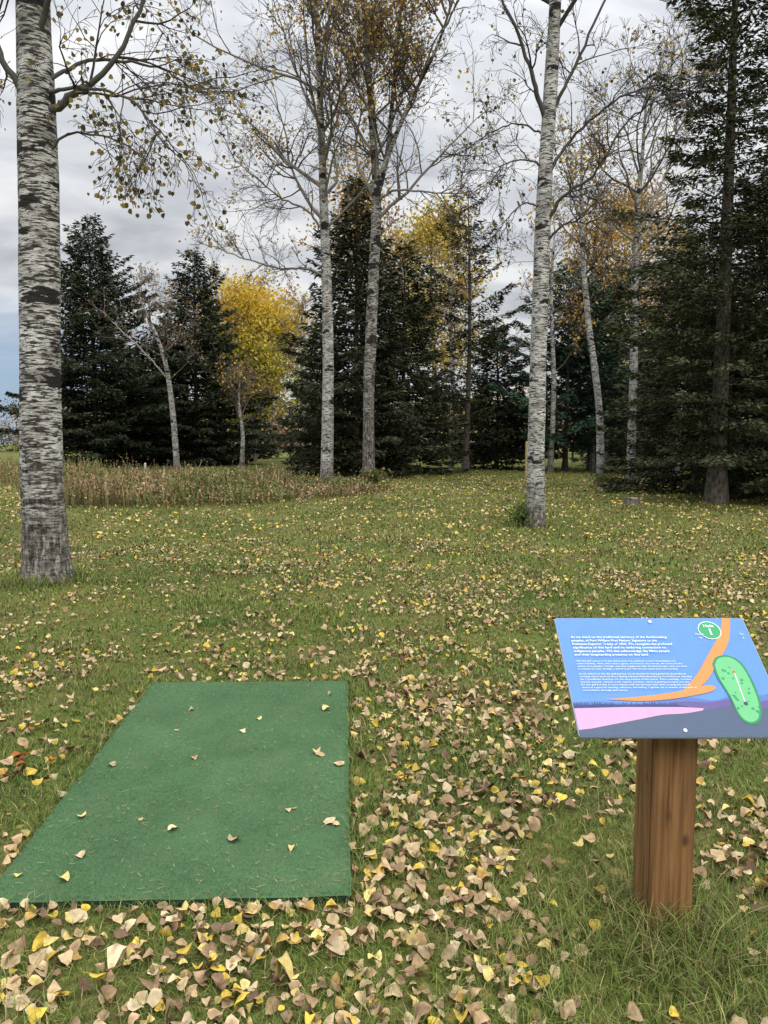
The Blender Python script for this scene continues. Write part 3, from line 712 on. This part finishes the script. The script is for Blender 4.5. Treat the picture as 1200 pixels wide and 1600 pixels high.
# ---------------------------------------------------------------- near birches / aspens
DARK = (.055, .045, .038)
prm_near = dict(levels=4, nch=[7, 6, 5], up=[.03, -.02, -.08, -.15], wob=.18, rmin=.0026, col=DARK, colthick=(.10, .09, .08), thick=.03, ls=1.15)
lc_near = [(.12, .09, .03), (.26, .19, .05), (.08, .06, .03), (.34, .24, .06), (.16, .13, .05)]
bx, by = -3.69, 8.34
broadleaf('birch_tree', (bx, by), [(bx, by, 0), (-3.70, by, 1.43), (-3.64, by, 3.46), (-3.61, by, 4.98), (-3.60, by, 6.2), (-3.5, by, 9), (-3.4, by, 12.5)], [.235, .213, .203, .188, .165, .11, .04],
          M_BIRCH, prm_near, limbs=[
              ([(-3.5, 8.3, 4.90), (-3.2, 8.2, 5.02), (-2.95, 8.15, 5.12), (-2.65, 8.1, 5.42), (-2.37, 8.05, 5.90), (-2.2, 8.0, 6.6)], .042, 10, 1.0),
              ([(-3.65, 8.34, 4.95), (-3.9, 8.2, 5.45), (-4.15, 8.1, 6.2), (-4.5, 8, 7)], .04, 6, 1.0),
              ([(-3.5, 8.3, 5.1), (-3.05, 8.1, 5.05), (-2.5, 7.9, 4.85), (-2.1, 7.8, 4.35)], .022, 12, .85),
              ([(-3.5, 8.3, 4.5), (-3.2, 8.2, 4.65), (-2.7, 8.1, 4.55), (-2.3, 8.0, 4.25)], .016, 7, .7),
              ([(-3.5, 8.3, 5.2), (-3.1, 8.5, 5.5), (-2.5, 8.6, 5.5), (-1.9, 8.6, 5.2)], .024, 9, .9),
              ([(-3.55, 8.3, 5.6), (-3.3, 8.1, 6.0), (-2.9, 7.9, 6.5), (-2.3, 7.8, 7.0)], .035, 8, 1.1)],
          zlim=(5.9, 12), nl=14, ll=(3.0, 1.2), leafn=3800, leafs=.055, leafcols=lc_near, seed=21, trunk_sides=48, nseg=140, spread=.05, rough=.05, ang=(50, 85), flare=1.3, near=True)

prm_r = dict(levels=4, nch=[6, 6, 5], up=[.08, .03, .0, -.05], wob=.22, rmin=.0038, col=(.045, .038, .034), colthick=(.08, .07, .062), thick=.05, ls=1.15)
bx, by = 2.76, 13.9
broadleaf('birch_tree', (bx, by), [(bx, by, 0), (2.74, by, 1.5), (2.76, by, 3.65), (2.80, by, 5.85), (2.89, by, 7.98), (2.93, by, 9.1), (3.0, by, 11.5), (3.0, by, 14)], [.165, .15, .14, .13, .115, .10, .07, .02],
          M_BIRCH2, prm_r, limbs=[
              ([(2.83, by, 7.0), (2.6, by-.1, 7.5), (2.43, by-.2, 8.0), (2.03, by-.3, 8.8), (1.7, by-.3, 9.8)], .05, 9, 1.1),
              ([(2.9, by, 7.2), (3.2, by-.1, 7.8), (3.7, by-.2, 8.9), (4.1, by-.2, 10)], .035, 7, 1.1),
              ([(2.82, by, 5.3), (3.1, by-.2, 5.75), (3.6, by-.3, 6.1), (4.1, by-.4, 6.9), (4.6, by-.5, 7.2)], .034, 13, 1.0),
              ([(2.83, by, 6.1), (3.2, by+.1, 6.7), (3.8, by+.2, 7.3), (4.5, by+.2, 7.7), (5.1, by+.3, 7.6)], .034, 13, 1.1),
              ([(2.8, by, 6.3), (2.4, by-.2, 6.35), (2.0, by-.3, 6.2), (1.75, by-.4, 5.7)], .020, 12, .75),
              ([(2.8, by, 5.6), (2.5, by+.2, 5.75), (2.2, by+.3, 5.5), (1.9, by+.4, 5.1)], .017, 10, .65),
              ([(2.82, by, 6.8), (2.4, by+.2, 7.1), (1.9, by+.3, 7.0), (1.4, by+.4, 6.7)], .020, 10, .8),
              ([(2.82, by, 5.0), (3.15, by-.2, 5.3), (3.55, by-.2, 5.3), (3.9, by-.2, 5.5)], .024, 10, .8)],
          zlim=(8.2, 13.6), nl=13, ll=(3.0, 1.0), leafn=1100, leafs=.065, leafcols=lc_near, seed=33, trunk_sides=32, nseg=100, spread=.06, rough=.05, ang=(30, 60), flare=1.4, near=True)

prm_c = dict(levels=4, nch=[8, 6, 5], up=[.10, .05, .02, .0], wob=.17, rmin=.0065, col=(.10, .08, .065), colthick=(.20, .18, .16), thick=.05, ls=1.12)
lc_c = [(.50, .31, .06), (.42, .24, .05), (.56, .38, .09), (.28, .18, .06), (.45, .36, .1)]
def band1(T): return np.clip(1.2*vnoise(T[:, 0]+T[:, 1]*.3, T[:, 2], 1.5, 41)**2*1.8-.15, .06, 1)
bx, by = -2.04, 27.3
broadleaf('aspen_tree', (bx, by), [(bx, by, 0), (-1.97, by, 3), (-1.96, by, 5.7), (-2.05, by, 8.98), (-2.17, by, 13.2), (-2.3, by, 17), (-2.4, by, 21)], [.225, .2, .185, .155, .105, .06, .02],
          M_BIRCH2, prm_c, limbs=[([(-2.05, by, 7.2), (-2.7, by-.3, 7.4), (-3.6, by-.6, 7.35), (-4.6, by-.8, 7.6), (-5.6, by-1, 7.9)], .05, 14, 1.3),
                                  ([(-2.05, by, 8.6), (-2.6, by-.2, 9.3), (-3.6, by-.3, 9.8), (-5.0, by-.4, 10.9)], .05, 14, 1.6)],
          zlim=(8.5, 20), nl=30, ll=(5.0, 6.0, 1.5), leafn=6500, leafs=.10, leafcols=lc_c, seed=5, trunk_sides=20, nseg=90, spread=.24, ang=(28, 60), leafband=band1, clump=4)
bx, by = -.52, 26.0
broadleaf('aspen_tree', (bx, by), [(bx, by, 0), (-.5, by, 3.4), (-.33, by, 7.2), (-.25, by, 9.6), (-.45, by, 12.6), (-.7, by, 16), (-.8, by, 20)], [.21, .19, .175, .15, .085, .05, .02],
          M_ASPEN, prm_c, limbs=[([(-.28, by, 9.3), (.4, by-.2, 9.6), (1.5, by-.3, 9.5), (2.8, by-.4, 9.4)], .05, 12, 1.4)],
          fork=[([(-.25, by, 9.4), (.1, by+.1, 10.8), (.3, by+.1, 12.8), (.6, by+.1, 16), (.8, by, 19)], .11, .02, 12),
                ([(-.25, by, 9.8), (.7, by-.3, 12), (1.8, by-.5, 14.2), (2.6, by-.6, 17)], .09, .02, 12)],
          zlim=(8.6, 19), nl=20, ll=(5.0, 1.5), leafn=6000, leafs=.10, leafcols=lc_c, seed=8, trunk_sides=20, nseg=90, spread=.24, ang=(28, 60), leafband=band1, clump=4, rough=.07)

prm_b = dict(levels=4, nch=[6, 5, 4], up=[.08, .04, .0, 0], wob=.18, rmin=.007, col=(.13, .105, .085), colthick=(.3, .28, .25), thick=.05, ls=1.15)
bx, by = 7.9, 28.0
broadleaf('birch_tree', (bx, by), [(bx, by, 0), (7.75, by, 3), (7.3, by, 6), (7.0, by, 9), (6.9, by, 12.5)], [.15, .13, .11, .08, .02], M_BIRCH2, prm_b, zlim=(6.5, 12), nl=14, ll=(3, 1.2), leafn=900, leafs=.11, leafcols=lc_c, seed=51, trunk_sides=12, spread=.2, clump=4)
bx, by = 9.1, 28.4
broadleaf('birch_tree', (bx, by), [(bx, by, 0), (9.1, by, 4), (9.05, by, 9), (9.2, by, 12), (9.3, by, 14.5)], [.17, .15, .11, .06, .02], M_BIRCH2, prm_b, zlim=(7.5, 14), nl=22, ll=(4.2, 4.6, 2.0), leafn=700, leafs=.11, leafcols=lc_c, seed=52, trunk_sides=12, spread=.2, clump=3)
bx, by = -11.0, 41
broadleaf('birch_tree', (bx, by), [(bx, by, 0), (-11.2, by, 3.5), (-11.6, by, 6.2), (-12.6, by, 8.8), (-13.2, by, 10.5)], [.17, .14, .10, .05, .02], M_BIRCH2, prm_b, limbs=[([(-11.5, by, 5.0), (-12.6, by-.2, 6.3), (-13.8, by-.3, 7.5), (-14.6, by-.3, 8.3)], .05, 10, 1.8)],
          zlim=(4.5, 10), nl=12, ll=(3.2, 1.6), leafn=400, leafs=.12, leafcols=[(.36, .2, .09), (.4, .26, .12)], seed=53, trunk_sides=10, spread=.3, clump=3)
for i, (bx, by, h) in enumerate([(-4.9, 47, 10), (-11.0, 52, 13.5), (12.5, 33, 9.5), (3.9, 45, 12.5), (-8.5, 46, 5.5), (8.2, 38, 12)]):
    broadleaf('birch_tree', (bx, by), [(bx, by, 0), (bx+.1, by, h*.35), (bx-.1, by, h*.7), (bx, by, h)], [.15, .12, .08, .02], M_BIRCH2, prm_b, zlim=(h*.4, h*.97), nl=14, ll=(3.0, 1.3), leafn=450, leafs=.14,
              leafcols=lc_c, seed=60+i, trunk_sides=8, nseg=24, spread=.25, clump=4)

prm_y = dict(levels=3, nch=[7, 6], up=[.06, .03, .0], wob=.15, rmin=.012, col=(.12, .1, .08), ls=1.1)
def golden(base, H, rads, cols, seed, n, zl, ll, ls=.20, name='poplar_tree', nl=30, sp=.5, zcol=None, ang=(40, 80)):
    bx, by = base
    broadleaf(name, base, [(bx, by, 0), (bx+.15, by, H*.4), (bx-.1, by, H*.75), (bx, by, H)], rads, M_ASPEN, prm_y, zlim=zl, nl=nl, ll=ll, leafn=n, leafs=ls, leafcols=cols, seed=seed, trunk_sides=8, nseg=24, spread=sp, ang=ang, clump=9, zcol=zcol)
YC = [(.54, .42, .05), (.44, .36, .05), (.62, .48, .08), (.28, .31, .06), (.36, .38, .07)]
golden((-9.6, 57), 11.3, [.2, .16, .1, .03], YC, 71, 22000, (3.0, 10.8), (3.4, 4.4, 4.6, 4.2, 3.4, 2.2), nl=52, sp=.6, zcol=(6, 12, (.64, .43, .05)), ang=(45, 95))
golden((3.2, 52), 16.2, [.2, .16, .1, .03], [(.60, .44, .08), (.50, .36, .08), (.35, .30, .07)], 72, 10000, (5, 15.8), (3.0, 3.4, 3.0, 1.4))
golden((-1.2, 40), 15.5, [.2, .16, .1, .03], [(.46, .28, .06), (.34, .21, .06)], 73, 3800, (7, 15), (3.0, 1.2), .16)
golden((14.8, 46), 15.5, [.2, .16, .1, .03], [(.50, .31, .06), (.38, .23, .06)], 74, 5000, (6, 15), (3.6, 1.5), .17)
golden((11.0, 41), 13.2, [.2, .16, .1, .03], [(.48, .27, .055), (.36, .22, .06)], 75, 3000, (6, 13), (3.2, 1.5), .14)

# ---------------------------------------------------------------- conifers
spruce('spruce_tree', (-17.1, 46), 14.4, 5.4, 101, base_h=.3, dens=80, qs=.27)
spruce('spruce_tree', (-12.0, 49.5), 13.6, 4.6, 102, base_h=.3, dens=80, qs=.27)
spruce('spruce_tree', (-15.2, 51), 9.0, 3.8, 103, base_h=.3, dens=70, qs=.30)
OL = ((.047, .052, .027), (.066, .071, .036), (.030, .034, .020))
spruce('spruce_tree', (-1.2, 33.5), 12.6, 3.8, 104, base_h=.5, dens=90, qs=.24, cols=OL)
spruce('spruce_tree', (0.9, 36), 10.6, 3.3, 105, base_h=.5, dens=90, qs=.24, cols=OL)
spruce('spruce_tree', (-3.4, 42), 8.2, 2.5, 106, base_h=.5, dens=80, qs=.26, cols=OL)
spruce('spruce_tree', (6.2, 42.5), 7.9, 3.2, 107, base_h=.3, dens=85, qs=.26, cols=OL)
spruce('pine_tree', (4.1, 38.8), 13.8, 3.5, 108, base_h=2.6, dens=110, qs=.22, gap=.30, whorl=.72, power=.5, droop=.02, nb=6, tr=.17, irr=.5, cols=OL, lw=.42)
BL = ((.044, .080, .048), (.064, .105, .062), (.028, .052, .036))
spruce('pine_tree', (9.4, 40), 10.5, 4.0, 109, base_h=1.2, dens=65, qs=.32, gap=.12, whorl=.45, power=.5, droop=-.05, cols=BL, nb=6, irr=.4)
spruce('pine_tree', (11.6, 42), 11.5, 4.0, 115, base_h=1.2, dens=60, qs=.32, gap=.12, whorl=.45, power=.5, droop=-.05, cols=BL, nb=6, irr=.4)
spruce('spruce_tree', (13.2, 35), 11.5, 3.0, 110, base_h=.5, dens=80, qs=.26, cols=OL)
RC = ((.052, .064, .028), (.076, .086, .038), (.028, .035, .019), (.058, .053, .031))
spruce('spruce_tree', (8.45, 19.5), 16.5, 3.0, 111, base_h=1.3, dens=190, qs=.15, cols=RC, tr=.23, whorl=.34, droop=.22, gap=.18, power=.6, irr=.42)
spruce('spruce_tree', (10.4, 20.5), 9.5, 3.3, 112, base_h=.35, dens=170, qs=.16, cols=RC, whorl=.3, gap=.05)
spruce('spruce_tree', (9.5, 23.5), 7.9, 3.2, 113, base_h=.3, dens=150, qs=.17, cols=RC, whorl=.3)
spruce('spruce_tree', (12.8, 25), 12, 3.6, 114, base_h=.3, dens=100, qs=.2, cols=RC, whorl=.32)

# ---------------------------------------------------------------- distant tree mass
def distant():
    mb = MB(); rs = np.random.default_rng(9)
    def blob(x, y, h, w, cols, n, s=.45, lo=.3):
        z0 = float(terr(x, y))
        tube(mb, [(x, y, z0-.1), (x+.1, y, z0+h*.5), (x, y, z0+h*.9)], [.12, .08, .03], 5, (.14, .12, .10), 0)
        k = 14; c = np.stack([rs.normal(x, w*.35, k), rs.normal(y, w*.35, k), z0+h*rs.uniform(lo, .95, k)], 1)
        P = c[rs.integers(0, k, n)]+rs.normal(0, 1, (n, 3))*np.array([w*.24, w*.24, h*.09])
        P[:, 2] = np.maximum(P[:, 2], z0+.1)
        leaf_quads(mb, P, s, pick(cols, n, rs, .35), rs, 0, 0)
    dk = [(.06, .065, .03), (.10, .085, .04), (.045, .045, .025)]
    br = [(.26, .17, .11), (.19, .14, .09), (.30, .21, .12), (.15, .13, .08)]
    yl = [(.45, .31, .08), (.34, .24, .07), (.2, .17, .06)]
    for i in range(46):
        x = -26+i*1.5+rs.normal(0, .6); y = 68+rs.uniform(-4, 10)
        if rs.uniform() < .5: spruce_into(mb, (x, y), rs.uniform(4.0, 7.0), 2.6, 300+i, base_h=.3, dens=22, qs=.5, whorl=.5, nb=6, tmat=0, nmat=0, tr=.12, cols=OL)
        else: blob(x, y, rs.uniform(3.5, 6.2), 2.6, [dk, br, yl][rs.integers(0, 3)], 800, .34)
    for i in range(26):
        x = 13+i*1.3+rs.normal(0, .6); y = 46+rs.uniform(-3, 12)
        if rs.uniform() < .65: spruce_into(mb, (x, y), rs.uniform(7, 12), 3, 400+i, base_h=.3, dens=25, qs=.45, whorl=.5, nb=6, tmat=0, nmat=0, tr=.15, cols=OL)
        else: blob(x, y, rs.uniform(7, 11), 3, [dk, yl][rs.integers(0, 2)], 1000, .34)
    for i in range(60):
        x = -105+i*1.6+rs.normal(0, 1); y = 120+rs.uniform(-10, 20)
        blob(x, y, rs.uniform(6, 10), 4, br if rs.uniform() < .75 else dk, 1000 if x < -40 else 450, .36 if x < -40 else .6, .08)
    for i in range(50):
        x = 0+i*2.2+rs.normal(0, 1); y = 95+rs.uniform(-10, 20)
        blob(x, y, rs.uniform(6, 9.5), 4, [dk, br, yl][rs.integers(0, 3)], 450, .5)
    mb.build('distant_trees', [M_NEED])
distant()

def shrub(name, x, y, w, h, n, cols, seed, s=.1):
    rs = np.random.default_rng(seed); mb = MB(); z0 = float(terr(x, y))
    for k in range(40):
        a = rs.uniform(0, 6.28); r = rs.uniform(0, w*.5)
        tube(mb, [(x, y, z0), (x+math.cos(a)*r*.5, y+math.sin(a)*r*.5, z0+h*.5), (x+math.cos(a)*r, y+math.sin(a)*r, z0+h*rs.uniform(.6, 1))], [.012, .008, .004], 3, (.1, .07, .05), 0)
    P = np.stack([rs.normal(x, w*.27, n), rs.normal(y, w*.27, n), z0+h*rs.beta(2, 2, n)], 1)
    leaf_quads(mb, P, s, pick(cols, n, rs, .3), rs, 0, 0)
    mb.build(name, [M_LEAFT])
shrub('shrub', 2.5, 13.95, .55, .4, 500, [(.08, .13, .03), (.12, .17, .04)], 1, .05)
shrub('shrub', -.35, 25.5, .8, .6, 500, [(.09, .13, .04), (.24, .19, .07)], 2)
shrub('shrub', 8.0, 27.7, .9, .5, 500, [(.09, .14, .04), (.24, .19, .06)], 3)

# ---------------------------------------------------------------- stump, post
def stump():
    mb = MB(); x, y = 5.85, 18.2; z0 = float(terr(x, y)); S = 20
    th = np.arange(S)*2*math.pi/S; prof = [(.24, -.03), (.19, .05), (.165, .13), (.155, .17), (.08, .175), (.0, .18)]
    V = []
    for r, z in prof:
        rr = r*(1+.12*np.sin(th*3+1)+.06*np.sin(th*7)); V.append(np.stack([x+rr*np.cos(th), y+rr*np.sin(th), z0+z+.02*np.sin(th*2)*(r > 0)], 1))
    V = np.concatenate(V); j = np.arange(S)[None]; j2 = (j+1) % S
    def fs(k): i = np.arange(k)[:, None]*S; return np.stack([i+j, i+j2, i+S+j2, i+S+j], -1).reshape(-1, 4)
    mb.add(V[:S*4], fs(3), (.1, .08, .06), 0, True); mb.add(V[S*3:], fs(2), (.22, .17, .11), 1)
    mb.build('tree_stump', [M_BARK, M_TWIG], loc=(x, y, z0))
stump()
def wpost(x, y, h, w, col, name='wooden_post'):
    mb = MB(); z0 = float(terr(x, y)); a = w/2
    prof = [(a, -.1), (a, h-.04), (a*.6, h)]
    V = np.array([(x+sx*r, y+sy*r, z0+z) for r, z in prof for sx, sy in [(-1, -1), (1, -1), (1, 1), (-1, 1)]])
    F = [[k*4+i, k*4+(i+1) % 4, k*4+4+(i+1) % 4, k*4+4+i] for k in range(2) for i in range(4)]+[[8, 9, 10, 11]]
    mb.add(V, F, col); mb.build(name, [M_TWIG], loc=(x, y, z0))
wpost(6.1, 33, 1.55, .10, (.45, .36, .18)); wpost(-11.0, 35.5, .6, .08, (.55, .52, .45))

# ---------------------------------------------------------------- sky & light
w = bpy.data.worlds.new('World'); SC.world = w; w.use_nodes = True
nt = w.node_tree; nt.nodes.clear(); out = nt.nodes.new('ShaderNodeOutputWorld')
EL, AZ = math.radians(38), math.radians(150)
sky = nt.nodes.new('ShaderNodeTexSky'); sky.sky_type = 'NISHITA'; sky.sun_disc = False; sky.sun_elevation = EL; sky.sun_rotation = AZ
b1 = nt.nodes.new('ShaderNodeBackground'); b1.inputs[1].default_value = .08; nt.links.new(sky.outputs[0], b1.inputs[0])
tc = nt.nodes.new('ShaderNodeTexCoord'); sx = nt.nodes.new('ShaderNodeSeparateXYZ'); nt.links.new(tc.outputs['Generated'], sx.inputs[0])
def M_(op, a, b=None, c=None):
    n = nt.nodes.new('ShaderNodeMath'); n.operation = op
    for i, v in enumerate((a, b, c)):
        if v is None: continue
        if isinstance(v, (int, float)): n.inputs[i].default_value = v
        else: nt.links.new(v, n.inputs[i])
    return n.outputs[0]
zc = M_('ADD', M_('MAXIMUM', sx.outputs[2], 0.0), .14)
cb = nt.nodes.new('ShaderNodeCombineXYZ'); nt.links.new(M_('DIVIDE', sx.outputs[0], zc), cb.inputs[0]); nt.links.new(M_('DIVIDE', sx.outputs[1], zc), cb.inputs[1])
def cn(sc, det, rg, dist=0.0, st=(1, 1, 1), rot=0):
    mp = nt.nodes.new('ShaderNodeMapping'); mp.inputs['Scale'].default_value = st; mp.inputs['Rotation'].default_value = (0, 0, rot); nt.links.new(cb.outputs[0], mp.inputs[0])
    n = nt.nodes.new('ShaderNodeTexNoise'); n.inputs['Scale'].default_value = sc; n.inputs['Detail'].default_value = det; n.inputs['Roughness'].default_value = rg; n.inputs['Distortion'].default_value = dist
    nt.links.new(mp.outputs[0], n.inputs['Vector']); return n.outputs[0]
cl = ramp(nt, cn(2.6, 6, .5, .4, (1, 1.3, 1), .6), [(.32, (.50, .53, .58)), (.45, (.62, .65, .69)), (.55, (.73, .75, .78)), (.68, (.88, .89, .90))]).outputs[0]
big = ramp(nt, cn(.6, 4, .5), [(.3, .88), (.7, 1.1)]).outputs[0]
cl = mix(nt, 1.0, cl, big, 'MULTIPLY')
lowl = M_('MULTIPLY', ramp(nt, M_('ADD', M_('MULTIPLY', sx.outputs[0], -1.0), M_('MULTIPLY', cn(1.1, 4, .5), .25)), [(.40, 0.0), (.54, 1.0)]).outputs[0], ramp(nt, sx.outputs[2], [(.08, .95), (.19, .0)]).outputs[0])
cl = mix(nt, lowl, cl, (.34, .48, .70))
grad = M_('MULTIPLY_ADD', M_('POWER', M_('MAXIMUM', sx.outputs[2], 0.0), 3.4), 5.2, .96)
b2 = nt.nodes.new('ShaderNodeBackground'); nt.links.new(cl, b2.inputs[0]); nt.links.new(grad, b2.inputs[1])
ms = nt.nodes.new('ShaderNodeMixShader'); nt.links.new(M_('MULTIPLY', lowl, .25), ms.inputs[0]); nt.links.new(b2.outputs[0], ms.inputs[1]); nt.links.new(b1.outputs[0], ms.inputs[2])
nt.links.new(ms.outputs[0], out.inputs[0])

sl = bpy.data.lights.new('sun', 'SUN'); sl.energy = 1.45; sl.angle = math.radians(20); sl.color = (1, .95, .87)
so = bpy.data.objects.new('sun', sl); COL.objects.link(so)
d = Vector((math.sin(AZ)*math.cos(EL), math.cos(AZ)*math.cos(EL), math.sin(EL)))
so.rotation_euler = d.to_track_quat('Z', 'Y').to_euler(); so.location = (5, -5, 20)

cam = bpy.data.cameras.new('camera'); co = bpy.data.objects.new('camera', cam); COL.objects.link(co)
co.location = (0, 0, 1.5); co.rotation_euler = (math.radians(84.8), 0, 0)
cam.sensor_fit = 'VERTICAL'; cam.sensor_height = 36; cam.sensor_width = 27; cam.lens = 27.05; cam.clip_end = 2000; cam.clip_start = .05
SC.camera = co
SC.view_settings.view_transform = 'Standard'; SC.view_settings.look = 'None'; SC.view_settings.exposure = 0
